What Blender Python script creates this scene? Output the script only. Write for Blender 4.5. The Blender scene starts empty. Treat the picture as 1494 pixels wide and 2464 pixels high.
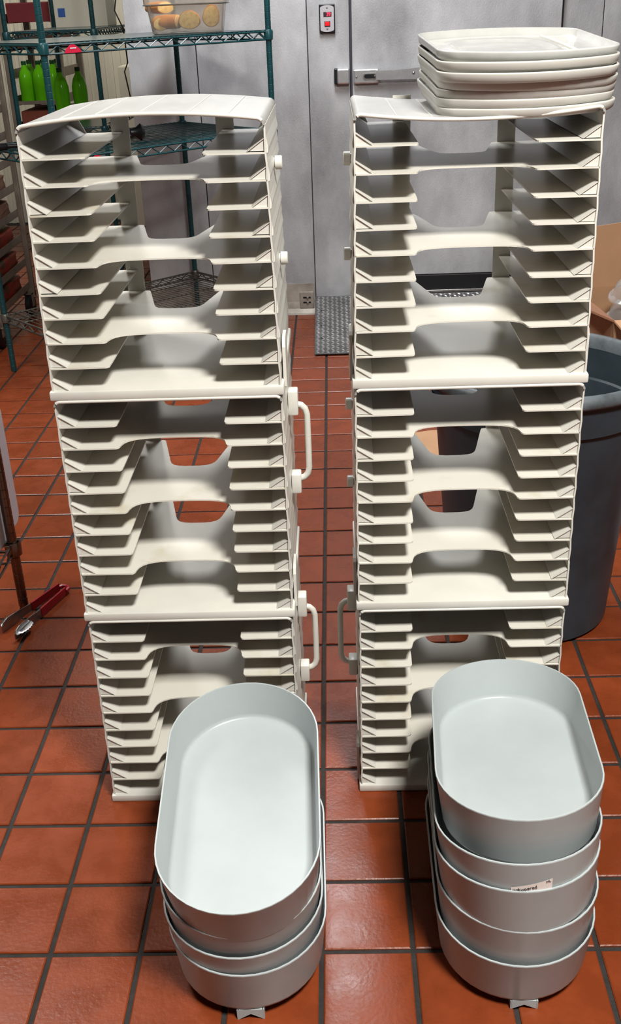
import bpy, bmesh, math, random
from mathutils import Vector, Matrix, Euler

random.seed(7)
scene = bpy.context.scene
COL = scene.collection
PI = math.pi

# ------------------------------------------------------------------ camera
IMG_W, IMG_H, F_PX = 1494.0, 2464.0, 2490.9
CAM = Vector((0.0541, -1.2835, 1.4938))
YAW, PITCH, ROLL = -0.0338, 0.4593, -0.0393


def cam_axes():
    fwd = Vector((math.sin(YAW) * math.cos(PITCH), math.cos(YAW) * math.cos(PITCH), -math.sin(PITCH)))
    right = Vector((math.cos(YAW), -math.sin(YAW), 0))
    up = right.cross(fwd)
    c, s = math.cos(ROLL), math.sin(ROLL)
    return c * right + s * up, -s * right + c * up, fwd


AX_R, AX_U, AX_F = cam_axes()
cam_data = bpy.data.cameras.new('camera')
cam = bpy.data.objects.new('camera', cam_data)
COL.objects.link(cam)
cam_data.sensor_fit = 'VERTICAL'
cam_data.sensor_height = 24.0
cam_data.lens = F_PX / IMG_H * 24.0
cam_data.clip_start = 0.05
m = Matrix((AX_R, AX_U, -AX_F)).transposed().to_4x4()
m.translation = CAM
cam.matrix_world = m
scene.camera = cam


def project(p):
    d = Vector(p) - CAM
    z = d.dot(AX_F)
    return (IMG_W / 2 + F_PX * d.dot(AX_R) / z, IMG_H / 2 - F_PX * d.dot(AX_U) / z) if z > 0.05 else None


# ------------------------------------------------------------------ world, lights, exposure
world = bpy.data.worlds.new('world')
scene.world = world
world.use_nodes = True
world.node_tree.nodes['Background'].inputs[0].default_value = (0.8, 0.86, 1.0, 1)
world.node_tree.nodes['Background'].inputs[1].default_value = 0.015
vs = scene.view_settings
vs.view_transform = 'Standard'
vs.look = 'None'
vs.gamma = 1.0
vs.use_curve_mapping = False
vs.exposure = -0.28

CEIL = 3.15
# (x, y, length along x, length along y, watts, colour)
LIGHTS = [
    (0.72, -1.16, 0.50, 0.60, 250, (1.0, 0.975, 0.92)),
    (0.05, 2.75, 0.60, 1.20, 105, (0.95, 0.97, 1.0)),
    (-1.55, 5.6, 0.60, 1.20, 42, (1.0, 0.96, 0.88)),
    (-1.75, 1.5, 0.60, 1.20, 95, (1.0, 0.97, 0.93)),
]


# ------------------------------------------------------------------ materials
def lin(c):
    return tuple((v / 255.0 / 12.92) if v / 255.0 <= 0.04045 else ((v / 255.0 + 0.055) / 1.055) ** 2.4 for v in c)


MATS = {}


def mat(name, col, rough=0.5, metal=0.0, var=0.0, scale=6.0, bump=0.0, bscale=60.0, col2=None, mix=(0.4, 0.65),
        rand=0.0, trans=0.0, ior=1.45, stretch=None, spec=None, alpha=1.0, rvar=0.0, emit=None, estr=0.0, sss=0.0):
    if name in MATS:
        return MATS[name]
    M = bpy.data.materials.new(name)
    M.use_nodes = True
    nt = M.node_tree
    N, L = nt.nodes, nt.links
    b = N['Principled BSDF']
    c = lin(col) if max(col) > 1.0 else col
    b.inputs['Base Color'].default_value = (*c, 1)
    b.inputs['Roughness'].default_value = rough
    b.inputs['Metallic'].default_value = metal
    b.inputs['IOR'].default_value = ior
    if trans:
        b.inputs['Transmission Weight'].default_value = trans
    if spec is not None:
        b.inputs['Specular IOR Level'].default_value = spec
    if alpha < 1:
        b.inputs['Alpha'].default_value = alpha
    if emit:
        b.inputs['Emission Color'].default_value = (*lin(emit), 1)
        b.inputs['Emission Strength'].default_value = estr
    if sss:
        b.inputs['Subsurface Weight'].default_value = sss
        b.inputs['Subsurface Radius'].default_value = (0.01, 0.009, 0.007)
    tc = N.new('ShaderNodeTexCoord')
    src = tc.outputs['Object']
    if stretch:
        mp = N.new('ShaderNodeMapping')
        mp.inputs['Scale'].default_value = stretch
        L.new(src, mp.inputs['Vector'])
        src = mp.outputs['Vector']
    if rand:
        oi = N.new('ShaderNodeObjectInfo')
        ad = N.new('ShaderNodeVectorMath')
        ad.operation = 'MULTIPLY_ADD'
        cb = N.new('ShaderNodeCombineXYZ')
        for k in range(3):
            L.new(oi.outputs['Random'], cb.inputs[k])
        L.new(cb.outputs[0], ad.inputs[0])
        ad.inputs[1].default_value = (37, 53, 71)
        L.new(src, ad.inputs[2])
        src = ad.outputs[0]
    out = None
    if var or col2:
        n = N.new('ShaderNodeTexNoise')
        n.inputs['Scale'].default_value = scale
        n.inputs['Detail'].default_value = 6
        n.inputs['Roughness'].default_value = 0.6
        L.new(src, n.inputs['Vector'])
        r = N.new('ShaderNodeValToRGB')
        r.color_ramp.elements[0].position = mix[0]
        r.color_ramp.elements[1].position = mix[1]
        c2 = lin(col2) if col2 and max(col2) > 1.0 else (col2 or tuple(v * (1 - var) for v in c))
        r.color_ramp.elements[0].color = (*c2, 1)
        r.color_ramp.elements[1].color = (*c, 1)
        L.new(n.outputs['Fac'], r.inputs['Fac'])
        out = r.outputs['Color']
        if rvar:
            mr = N.new('ShaderNodeMapRange')
            mr.inputs['From Min'].default_value = 0.3
            mr.inputs['From Max'].default_value = 0.7
            mr.inputs['To Min'].default_value = max(0.03, rough - rvar)
            mr.inputs['To Max'].default_value = min(1, rough + rvar)
            L.new(n.outputs['Fac'], mr.inputs['Value'])
            L.new(mr.outputs[0], b.inputs['Roughness'])
    if rand:
        hs = N.new('ShaderNodeHueSaturation')
        mr2 = N.new('ShaderNodeMapRange')
        mr2.inputs['To Min'].default_value = 1 - rand
        mr2.inputs['To Max'].default_value = 1 + rand
        L.new(oi.outputs['Random'], mr2.inputs['Value'])
        L.new(mr2.outputs[0], hs.inputs['Value'])
        hs.inputs['Color'].default_value = (*c, 1)
        if out:
            L.new(out, hs.inputs['Color'])
        out = hs.outputs['Color']
    if out:
        L.new(out, b.inputs['Base Color'])
    if bump:
        n2 = N.new('ShaderNodeTexNoise')
        n2.inputs['Scale'].default_value = bscale
        n2.inputs['Detail'].default_value = 4
        L.new(src, n2.inputs['Vector'])
        bp = N.new('ShaderNodeBump')
        bp.inputs['Strength'].default_value = bump
        bp.inputs['Distance'].default_value = 0.002
        L.new(n2.outputs['Fac'], bp.inputs['Height'])
        L.new(bp.outputs[0], b.inputs['Normal'])
    MATS[name] = M
    return M


M_TILE = mat('quarry_tile', (122, 55, 27), 0.29, var=0.20, scale=14, bump=0.22, bscale=130, rand=0.10, rvar=0.07, spec=0.30)
M_GROUT = mat('dark_grout', (44, 40, 38), 0.85, var=0.35, scale=40, bump=0.6, bscale=200)
M_RACK = mat('ivory_plastic', (203, 201, 193), 0.34, var=0.07, scale=9, bump=0.04, bscale=40, rand=0.02)
M_RACKSTAIN = mat('ivory_plastic_scuffed', (203, 200, 190), 0.30, col2=(186, 179, 158), scale=7, mix=(0.28, 0.44), bump=0.04, bscale=40, rand=0.03)
M_TOP = mat('scuffed_top_plastic', (152, 151, 147), 0.55, col2=(132, 131, 127), scale=12, mix=(0.38, 0.62), bump=0.05, bscale=60, stretch=(1, 0.35, 1), rvar=0.1)
M_PAN = mat('grey_white_plastic', (170, 177, 178), 0.32, var=0.06, scale=7, bump=0.03, bscale=60, rand=0.02)
M_TRAY = mat('tray_plastic', (186, 184, 177), 0.40, var=0.06, scale=14, bump=0.05, bscale=80, rand=0.02)
M_TRAYWET = mat('tray_plastic_wet', (184, 184, 180), 0.12, var=0.10, scale=22, bump=0.35, bscale=22)
M_WALL = mat('embossed_metal', (190, 191, 193), 0.44, metal=0.10, col2=(136, 136, 138), scale=3.2, mix=(0.30, 0.72), bump=0.55, bscale=210, rvar=0.12, stretch=(1, 1, 0.55), rand=0.04)
M_BASE = mat('dirty_metal', (170, 162, 152), 0.55, metal=0.2, col2=(112, 103, 92), scale=7, mix=(0.32, 0.62), bump=0.2, bscale=80)
M_SEAM = mat('seam_dark', (52, 50, 58), 0.6)
M_CHROME = mat('chrome', (220, 220, 222), 0.24, metal=0.8, var=0.15, scale=30)
M_STEEL = mat('brushed_steel', (168, 166, 164), 0.33, metal=0.9, var=0.25, scale=20, rvar=0.1)
M_CHROMEPOST = mat('worn_chrome', (138, 120, 108), 0.26, metal=0.95, var=0.35, scale=18)
M_GREEN = mat('teal_epoxy', (20, 64, 68), 0.32, var=0.25, scale=12)
M_GREENMAT = mat('teal_shelf_mat', (40, 62, 64), 0.25, var=0.2, scale=5)
M_WIRE = mat('dull_wire', (104, 102, 96), 0.4, metal=0.6, var=0.3, scale=14)
M_ALU = mat('aged_aluminium', (150, 138, 124), 0.45, metal=0.55, var=0.25, scale=9)
M_BLACK = mat('black_rubber', (17, 17, 19), 0.5, var=0.2, scale=20)
M_BLACKPL = mat('black_plastic', (22, 23, 26), 0.35, var=0.2, scale=10)
M_CAN = mat('charcoal_can_plastic', (50, 60, 67), 0.42, col2=(36, 43, 49), scale=4, mix=(0.35, 0.62), bump=0.06, bscale=30)
M_CANRIM = mat('scuffed_can_rim', (92, 99, 104), 0.5, col2=(66, 71, 74), scale=18, mix=(0.36, 0.6))
M_CARD = mat('cardboard', (178, 138, 104), 0.8, var=0.10, scale=10, bump=0.1, bscale=60)
M_CARDIN = mat('cardboard_inside', (150, 106, 80), 0.85, var=0.12, scale=10)
M_CLEAR = mat('clear_plastic', (235, 238, 240), 0.12, trans=0.9, ior=1.25)
M_TUB = mat('cloudy_clear_plastic', (232, 226, 218), 0.22, trans=0.92, ior=1.12)
M_BREAD = mat('bread_crumb', (236, 208, 140), 0.9, col2=(214, 176, 104), scale=60, mix=(0.35, 0.55), bump=0.8, bscale=120)
M_CRUST = mat('bread_crust', (205, 140, 66), 0.6, col2=(166, 98, 40), scale=14, mix=(0.35, 0.65), bump=0.2, bscale=40)
M_WHITE = mat('white_plastic', (214, 212, 216), 0.45, var=0.05, scale=5)
M_CREAM = mat('cream_wall', (224, 218, 200), 0.7, var=0.06, scale=3)
M_PAINT = mat('room_paint', (78, 77, 75), 0.8, var=0.05, scale=2)
M_CEIL = mat('ceiling_panel', (96, 95, 93), 0.85, var=0.03, scale=4)
M_RED = mat('red_vinyl', (166, 24, 40), 0.38, var=0.15, scale=25)
M_REDTAG = mat('red_tag', (196, 34, 62), 0.4)
M_MAROON = mat('maroon_box', (122, 34, 42), 0.6, var=0.15, scale=8)
M_BLUE = mat('blue_tape', (46, 92, 170), 0.6)
M_BOXBR = mat('brown_carton', (118, 84, 66), 0.75, col2=(92, 62, 48), scale=6, mix=(0.4, 0.6))
M_BOXRED = mat('rust_carton', (142, 72, 52), 0.7, var=0.2, scale=9)
M_BAG = mat('patterned_bag', (128, 40, 28), 0.35, col2=(64, 50, 34), scale=16, mix=(0.44, 0.54), bump=0.5, bscale=20)
M_LIME = mat('lime_bottle', (120, 222, 24), 0.18, trans=0.35, ior=1.3, var=0.12, scale=10)
M_LIMECAP = mat('dark_green_cap', (12, 74, 30), 0.4)
M_LEDRED = mat('led_red', (255, 40, 70), 0.4, emit=(255, 40, 70), estr=4.0)
M_LEDSW = mat('switch_red', (190, 10, 18), 0.35, emit=(255, 20, 24), estr=0.9)
M_DARKWIN = mat('display_window', (60, 46, 50), 0.2)
M_PLATE = mat('switch_plate', (190, 188, 192), 0.35, metal=0.3, var=0.06, scale=20)
M_STICK = mat('paper_sticker', (222, 212, 206), 0.6, var=0.05, scale=30)
M_INK = mat('black_ink', (40, 36, 38), 0.6)
M_DIAMOND = mat('diamond_plate', (112, 111, 110), 0.45, metal=0.5, col2=(78, 76, 75), scale=6, mix=(0.35, 0.65), rvar=0.1)
M_TREAD = mat('worn_tread', (196, 196, 196), 0.3, metal=0.6, var=0.25, scale=6, rvar=0.1)
M_LAMP = mat('diffuser', (240, 240, 236), 0.5, emit=(255, 250, 240), estr=1.5)
M_CABLE = mat('cable_black', (20, 20, 20), 0.5)


# ------------------------------------------------------------------ helpers
def setp(o, label=None, cat=None, group=None, kind=None):
    for k, v in (('label', label), ('category', cat), ('group', group), ('kind', kind)):
        if v:
            o[k] = v
    return o


def empty(name, loc=(0, 0, 0), rot=(0, 0, 0), label=None, cat=None, group=None, kind=None):
    o = bpy.data.objects.new(name, None)
    COL.objects.link(o)
    o.location = loc
    o.rotation_euler = rot
    o.empty_display_size = 0.05
    return setp(o, label, cat, group, kind)


def link(name, me, parent=None, loc=(0, 0, 0), rot=(0, 0, 0), scale=(1, 1, 1)):
    o = bpy.data.objects.new(name, me)
    COL.objects.link(o)
    o.parent = parent
    o.location = loc
    o.rotation_euler = rot
    o.scale = scale
    return o


def to_mesh(bm, name, material, smooth=False, angle=None):
    bmesh.ops.recalc_face_normals(bm, faces=bm.faces)
    me = bpy.data.meshes.new(name)
    bm.to_mesh(me)
    bm.free()
    mats = material if isinstance(material, (list, tuple)) else [material]
    for mm in mats:
        me.materials.append(mm)
    if smooth:
        for p in me.polygons:
            p.use_smooth = True
        if angle:
            me.set_sharp_from_angle(angle=math.radians(angle))
    return me


def obj(name, bm, material, parent=None, loc=(0, 0, 0), rot=(0, 0, 0), smooth=False, angle=40):
    return link(name, to_mesh(bm, name, material, smooth, angle), parent, loc, rot)


def box(bm, x0, x1, y0, y1, z0, z1, bev=0.0, mi=0, seg=2):
    vs_ = [bm.verts.new((x, y, z)) for z in (z0, z1) for y in (y0, y1) for x in (x0, x1)]
    fs = [bm.faces.new([vs_[i] for i in f]) for f in
          ((0, 2, 3, 1), (4, 5, 7, 6), (0, 1, 5, 4), (2, 6, 7, 3), (0, 4, 6, 2), (1, 3, 7, 5))]
    for f in fs:
        f.material_index = mi
    if bev:
        es = list({e for f in fs for e in f.edges})
        r = bmesh.ops.bevel(bm, geom=es, offset=bev, segments=seg, profile=0.5, affect='EDGES')
        for f in r['faces']:
            f.material_index = mi
    return vs_


def bx(*a, bev=0.0):
    bm = bmesh.new()
    box(bm, *a, bev=bev)
    return bm


def prism(bm, poly, a0, a1, axis='z'):
    def P(u, v, w):
        return (u, v, w) if axis == 'z' else ((u, w, v) if axis == 'y' else (w, u, v))
    lo = [bm.verts.new(P(u, v, a0)) for u, v in poly]
    hi = [bm.verts.new(P(u, v, a1)) for u, v in poly]
    bm.faces.new(lo[::-1])
    bm.faces.new(hi)
    n = len(poly)
    for i in range(n):
        bm.faces.new((lo[i], lo[(i + 1) % n], hi[(i + 1) % n], hi[i]))


def tube(bm, pts, r, n=8, cap=True):
    pts = [Vector(p) for p in pts]
    rings = []
    ref = None
    for i, p in enumerate(pts):
        t = (pts[min(i + 1, len(pts) - 1)] - pts[max(i - 1, 0)]).normalized()
        if ref is None:
            ref = t.cross(Vector((0, 0, 1)))
            if ref.length < 1e-3:
                ref = t.cross(Vector((1, 0, 0)))
        ref = (ref - t * ref.dot(t)).normalized()
        b = t.cross(ref)
        rr = r[i] if isinstance(r, (list, tuple)) else r
        rings.append([bm.verts.new(p + (ref * math.cos(2 * PI * k / n) + b * math.sin(2 * PI * k / n)) * rr) for k in range(n)])
    for a, b in zip(rings[:-1], rings[1:]):
        for k in range(n):
            bm.faces.new((a[k], a[(k + 1) % n], b[(k + 1) % n], b[k]))
    if cap:
        bm.faces.new(rings[0][::-1])
        bm.faces.new(rings[-1])


def lathe(bm, prof, n=48, c=(0, 0), cap0=False, cap1=False):
    rings = [[bm.verts.new((c[0] + r * math.cos(2 * PI * k / n), c[1] + r * math.sin(2 * PI * k / n), z)) for k in range(n)] for r, z in prof]
    for a, b in zip(rings[:-1], rings[1:]):
        for k in range(n):
            bm.faces.new((a[k], a[(k + 1) % n], b[(k + 1) % n], b[k]))
    if cap0:
        bm.faces.new(rings[0][::-1])
    if cap1:
        bm.faces.new(rings[-1])


def rings_mesh(bm, rings, cap0=True, cap1=True):
    vr = [[bm.verts.new(p) for p in ring] for ring in rings]
    n = len(vr[0])
    for a, b in zip(vr[:-1], vr[1:]):
        for k in range(n):
            bm.faces.new((a[k], a[(k + 1) % n], b[(k + 1) % n], b[k]))
    if cap0:
        bm.faces.new(vr[0][::-1])
    if cap1:
        bm.faces.new(vr[-1])


def text_mesh(name, body, size, material, parent, loc, rot, extrude=0.0004, shear=0.0, sx=1.0):
    cu = bpy.data.curves.new(name, 'FONT')
    cu.body = body
    cu.size = size
    cu.extrude = extrude
    cu.shear = shear
    cu.align_x = 'CENTER'
    cu.align_y = 'CENTER'
    tmp = bpy.data.objects.new(name + '_tmp', cu)
    COL.objects.link(tmp)
    dg = bpy.context.evaluated_depsgraph_get()
    me = bpy.data.meshes.new_from_object(tmp.evaluated_get(dg))
    bpy.data.objects.remove(tmp)
    me.materials.clear()
    me.materials.append(material)
    return link(name, me, parent, loc, rot, (sx, 1, 1))


# ------------------------------------------------------------------ setting: floor with tiles
T = 0.16
XL, XR, YF, YB = -2.9, 2.6, -3.2, 7.0
WALL_Y = 4.14
BOX_L = -0.925
floor = setp(obj('floor', bx(XL, XR, YF, YB, -0.05, -0.004), M_GROUT), 'floor of orange brown quarry tiles with dark grout', None, None, 'structure')


def tile_mesh(name, cells):
    bm = bmesh.new()
    h, b = T / 2 - 0.0046, 0.0022
    for cx, cy in cells:
        lo = [bm.verts.new((cx + sx * h, cy + sy * h, -0.006)) for sx, sy in ((-1, -1), (1, -1), (1, 1), (-1, 1))]
        md = [bm.verts.new((cx + sx * h, cy + sy * h, -0.0016)) for sx, sy in ((-1, -1), (1, -1), (1, 1), (-1, 1))]
        hi = [bm.verts.new((cx + sx * (h - b), cy + sy * (h - b), 0)) for sx, sy in ((-1, -1), (1, -1), (1, 1), (-1, 1))]
        for i in range(4):
            j = (i + 1) % 4
            bm.faces.new((lo[i], lo[j], md[j], md[i]))
            bm.faces.new((md[i], md[j], hi[j], hi[i]))
        bm.faces.new(hi)
    return to_mesh(bm, name, M_TILE)


near, far = [], []
for i in range(int(XL / T) - 1, int(XR / T) + 1):
    for j in range(int(YF / T) - 1, int(YB / T) + 1):
        c = ((i + 0.5) * T, (j + 0.5) * T)
        if not (XL + 0.08 < c[0] < XR - 0.08 and YF + 0.08 < c[1] < YB - 0.08):
            continue
        if c[1] > WALL_Y - 0.02 and c[0] > BOX_L - 0.1:
            continue
        p = project((c[0], c[1], 0))
        if p and -90 < p[0] < IMG_W + 90 and 500 < p[1] < IMG_H + 130 and c[1] < WALL_Y:
            near.append((((Vector((c[0], c[1], 0)) - CAM).length), c))
        else:
            far.append(c)
near.sort()
far += [c for d, c in near[300:]]
near = near[:300]
tm = tile_mesh('tile', [(0, 0)])
for d, c in near:
    link('tile', tm, floor, (c[0], c[1], random.uniform(-0.0005, 0.0)), (random.uniform(-.003, .003), random.uniform(-.003, .003), 0))
setp(link('tile_field', tile_mesh('tile_field', far), floor), kind='stuff')

# ------------------------------------------------------------------ setting: walls and ceiling
setp(obj('ceiling', bx(XL, XR, YF, YB, CEIL, CEIL + 0.05), M_CEIL), 'pale ceiling above the kitchen', None, None, 'structure')
setp(obj('wall_left', bx(XL - 0.1, XL, YF, YB, 0, CEIL), M_PAINT), 'plain grey wall on the left', None, None, 'structure')
setp(obj('wall_right', bx(XR, XR + 0.1, YF, WALL_Y + 0.2, 0, CEIL), M_PAINT), 'plain grey wall on the right', None, None, 'structure')
setp(obj('wall_front', bx(XL, XR, YF - 0.1, YF, 0, CEIL), M_PAINT), 'plain grey wall behind the viewer', None, None, 'structure')
wr = bmesh.new()
box(wr, XL, BOX_L, YB, YB + 0.1, 0, CEIL)
x = XL
while x < BOX_L - 0.05:
    box(wr, x, x + 0.028, YB - 0.012, YB, 0, CEIL)
    x += 0.06
setp(obj('wall_rear', wr, M_CREAM), 'cream ribbed wall far behind the green shelving', None, None, 'structure')

# walk-in cooler front: backing plus metal panels with dark joints
wall = setp(obj('wall_back', bx(BOX_L + 0.01, XR, WALL_Y + 0.012, WALL_Y + 0.1, 0, CEIL), M_SEAM), 'grey embossed metal wall of the walk-in cooler', None, None, 'structure')
setp(obj('wall_side', bx(BOX_L, BOX_L + 0.05, WALL_Y + 0.1, YB, 0, CEIL), M_WALL), 'side of the walk-in cooler', None, None, 'structure')
DOOR_L, DOOR_R = 0.150, 1.145
BASE_H = 0.155


def panel(x0, x1, z0, z1, y=WALL_Y):
    bm = bmesh.new()
    box(bm, x0 + 0.0022, x1 - 0.0022, y, y + 0.014, z0, z1, bev=0.0018)
    return obj('panel', bm, M_WALL, wall, loc=(0, 0, 0))


panel(BOX_L, -0.680, 0, CEIL)
panel(-0.680, -0.592, 0, CEIL, WALL_Y - 0.004)
panel(-0.592, -0.056, 0, CEIL)
panel(-0.056, DOOR_L - 0.004, 0, CEIL)
panel(DOOR_L - 0.004, DOOR_R + 0.006, 2.05, CEIL)
panel(DOOR_R + 0.006, 1.342, 0, CEIL)
panel(1.342, 2.0, 0, CEIL)
panel(2.0, XR, 0, CEIL)
bm = bmesh.new()
prism(bm, [(WALL_Y, BASE_H), (WALL_Y - 0.006, BASE_H), (WALL_Y - 0.008, 0.06), (WALL_Y - 0.014, 0.025), (WALL_Y - 0.035, 0.006), (WALL_Y - 0.05, 0.0), (WALL_Y, 0.0)], BOX_L, -0.062, 'x')
setp(obj('baseboard_back', bm, M_BASE), 'stained metal cove base at the foot of the wall', None, None, 'structure')
bm = bmesh.new()
prism(bm, [(WALL_Y, BASE_H), (WALL_Y - 0.006, BASE_H), (WALL_Y - 0.008, 0.06), (WALL_Y - 0.05, 0.0), (WALL_Y, 0.0)], DOOR_R + 0.03, XR, 'x')
setp(obj('baseboard_right', bm, M_BASE), 'metal cove base right of the cooler door', None, None, 'structure')

door = setp(empty('door_1', (DOOR_L, WALL_Y, 0.10)), 'wide grey metal walk-in cooler door with chrome latch', None, None, 'structure')
DW = DOOR_R - DOOR_L
bm = bmesh.new()
box(bm, 0.006, DW - 0.004, -0.028, 0.012, 0.09, 1.94, bev=0.003)
obj('leaf', bm, M_WALL, door)
obj('gasket', bx(-0.004, 0.006, -0.016, 0.012, 0.0, 1.94), M_SEAM, door)
bm = bmesh.new()
box(bm, 0.004, DW - 0.004, -0.034, -0.004, 0.012, 0.088, bev=0.004)
obj('sweep', bm, M_BLACK, door)
obj('threshold', bx(0.0, DW, -0.05, 0.01, -0.002, 0.012, bev=0.002), M_STEEL, door)
# latch handle: base block with oval window, tapering lever
hd = bmesh.new()
Z0 = 1.158 - 0.10
lev = [(0.118, -0.0185), (0.118, 0.021), (0.20, 0.0215), (0.27, 0.0245), (0.325, 0.030), (0.328, -0.013), (0.31, -0.021), (0.20, -0.020)]
prism(hd, [(u, v + Z0) for u, v in lev], -0.070, -0.056, 'y')
obj('handle', hd, M_CHROME, door)
hb = bmesh.new()
box(hb, 0.010, 0.132, -0.062, -0.028, Z0 - 0.034, Z0 + 0.030, bev=0.006)
hbo = obj('latch_body', hb, M_CHROME, door)
ow = bmesh.new()
ov = []
for k in range(24):
    a = 2 * PI * k / 24
    ov.append((0.088 + (0.020 if math.cos(a) > 0 else -0.020) + 0.014 * math.cos(a), Z0 - 0.002 + 0.014 * math.sin(a)))
prism(ow, ov, -0.0665, -0.060, 'y')
o = obj('window_ring', ow, M_STEEL, hbo)
ow = bmesh.new()
prism(ow, [(0.088 + (u - 0.088) * 0.8, Z0 - 0.002 + (v - Z0 + 0.002) * 0.7) for u, v in ov], -0.0675, -0.064, 'y')
obj('latch_slot', ow, M_BLACKPL, hbo)
for u, v in ((0.024, -0.004), (0.112, -0.002)):
    s = bmesh.new()
    lathe(s, [(0.0001, 0.003), (0.004, 0.0025), (0.005, 0)], 12)
    obj('screw', s, M_STEEL, hbo, (u, -0.0675 if u > 0.1 else -0.062, Z0 + v), (PI / 2, 0, 0), True)
s = bmesh.new()
lathe(s, [(0.0001, 0.004), (0.005, 0.003), (0.007, 0)], 14)
obj('screw', s, M_STEEL, door, (0.296, -0.070, Z0 + 0.006), (PI / 2, 0, 0), True)

st = setp(empty('strike_plate', (0.112, WALL_Y, 1.158)), 'chrome strike block on the door frame beside the latch', 'latch')
bm = bmesh.new()
box(bm, -0.030, 0.030, -0.042, 0.0, -0.034, 0.034, bev=0.006)
obj('block', bm, M_CHROME, st)
bm = bmesh.new()
box(bm, -0.044, -0.026, -0.034, 0.0, -0.036, 0.036, bev=0.005)
obj('side_cover', bm, M_BLACKPL, st)

# thermometer and light switch plate
th = setp(empty('cooler_thermometer', (0.041, WALL_Y, 1.411)), 'wall plate with glowing red temperature display and red switch', 'thermometer')
obj('back_box', bx(-0.037, 0.037, -0.020, 0, -0.062, 0.062, bev=0.003), M_BLACKPL, th)
pl = []
for k in range(13):
    a = PI * k / 12
    pl.append((0.032 * math.cos(a), 0.046 + 0.011 * math.sin(a)))
for k in range(13):
    a = PI + PI * k / 12
    pl.append((0.032 * math.cos(a), -0.046 + 0.011 * math.sin(a)))
bm = bmesh.new()
prism(bm, pl, -0.025, -0.020, 'y')
fp = obj('face_plate', bm, M_PLATE, th)
obj('display', bx(-0.017, 0.021, -0.0265, -0.024, 0.008, 0.028), M_DARKWIN, fp)
text_mesh('digits', '39', 0.022, M_LEDRED, fp, (0.007, -0.0268, 0.018), (PI / 2, 0, 0), sx=0.95)
obj('decimal_point', bx(0.0185, 0.0205, -0.0275, -0.0265, 0.0095, 0.0115), M_LEDRED, fp)
sw = obj('switch', bx(-0.013, 0.014, -0.0275, -0.024, -0.034, -0.010, bev=0.001), M_BLACKPL, fp)
obj('rocker', bx(-0.010, 0.011, -0.030, -0.027, -0.031, -0.013, bev=0.0012), M_LEDSW, sw)
for z in (0.046, -0.044):
    s = bmesh.new()
    lathe(s, [(0.0001, 0.0022), (0.0035, 0.0018), (0.0045, 0)], 12)
    obj('screw', s, M_STEEL, fp, (0, -0.025, z), (PI / 2, 0, 0), True)

# small bracket low on the cove base
bk = setp(empty('floor_bracket', (-0.103, WALL_Y - 0.012, 0.022)), 'small white metal bracket with two bolts at foot of wall', 'bracket')
obj('plate', bx(-0.038, 0.036, -0.006, 0.012, 0.004, 0.092, bev=0.003), M_BASE, bk)
for z in (0.036, 0.062):
    obj('slot', bx(-0.020, 0.020, -0.0072, -0.004, z - 0.004, z + 0.004), M_BLACKPL, bk)
    s = bmesh.new()
    lathe(s, [(0.0001, 0.006), (0.005, 0.005), (0.0065, 0)], 8)
    obj('bolt', s, M_CHROME, bk, (0.004, -0.007, z), (PI / 2, 0, 0))

# ramp of diamond plate in front of the door
RX0, RX1, RY0, RY1, RZ1 = -0.056, 1.17, 3.372, 4.085, 0.098
ramp = setp(empty('door_ramp', (RX0, RY0, 0)), 'worn diamond plate ramp leading up to the cooler door', 'ramp')
RL = math.hypot(RY1 - RY0, RZ1 - 0.012)
SL = math.atan2(RZ1 - 0.012, RY1 - RY0)
bm = bmesh.new()
box(bm, 0, RX1 - RX0, 0, RL, -0.004, 0.0, bev=0.001)
pd = obj('plate', bm, M_DIAMOND, ramp, (0, 0, 0.012), (SL, 0, 0))
bm = bmesh.new()
nx, ny = int((RX1 - RX0) / 0.0235), int(RL / 0.0235)
for i in range(nx):
    for j in range(ny):
        cx, cy = 0.016 + i * 0.0235, 0.016 + j * 0.0235
        if cy > RL - 0.01:
            continue
        a = PI / 4 if (i + j) % 2 else -PI / 4
        ca, sa = math.cos(a), math.sin(a)
        pts = [(-0.0135, 0, 0), (0, -0.0048, 0), (0.0135, 0, 0), (0, 0.0048, 0)]
        base = [bm.verts.new((cx + u * ca - v * sa, cy + u * sa + v * ca, 0)) for u, v, w in pts]
        top = [bm.verts.new((cx + u * ca * 0.55 - v * sa * 0.5, cy + u * sa * 0.55 + v * ca * 0.5, 0.0032)) for u, v, w in pts]
        for k in range(4):
            bm.faces.new((base[k], base[(k + 1) % 4], top[(k + 1) % 4], top[k]))
        bm.faces.new(top)
setp(obj('tread_pattern', bm, M_TREAD, pd), kind='stuff')
bm = bmesh.new()
prism(bm, [(0.004, 0.0), (0.004, 0.008), (RY1 - RY0, RZ1 - 0.005), (RY1 - RY0, 0)], 0.001, 0.005, 'x')
obj('side_plate', bm, M_STEEL, ramp)
for yy in (0.18, 0.33, 0.52):
    s = bmesh.new()
    lathe(s, [(0.0001, 0.0015), (0.006, 0.0012), (0.008, 0)], 12)
    obj('screw', s, M_BLACKPL, pd, (0.035, yy, 0.0008))

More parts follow.
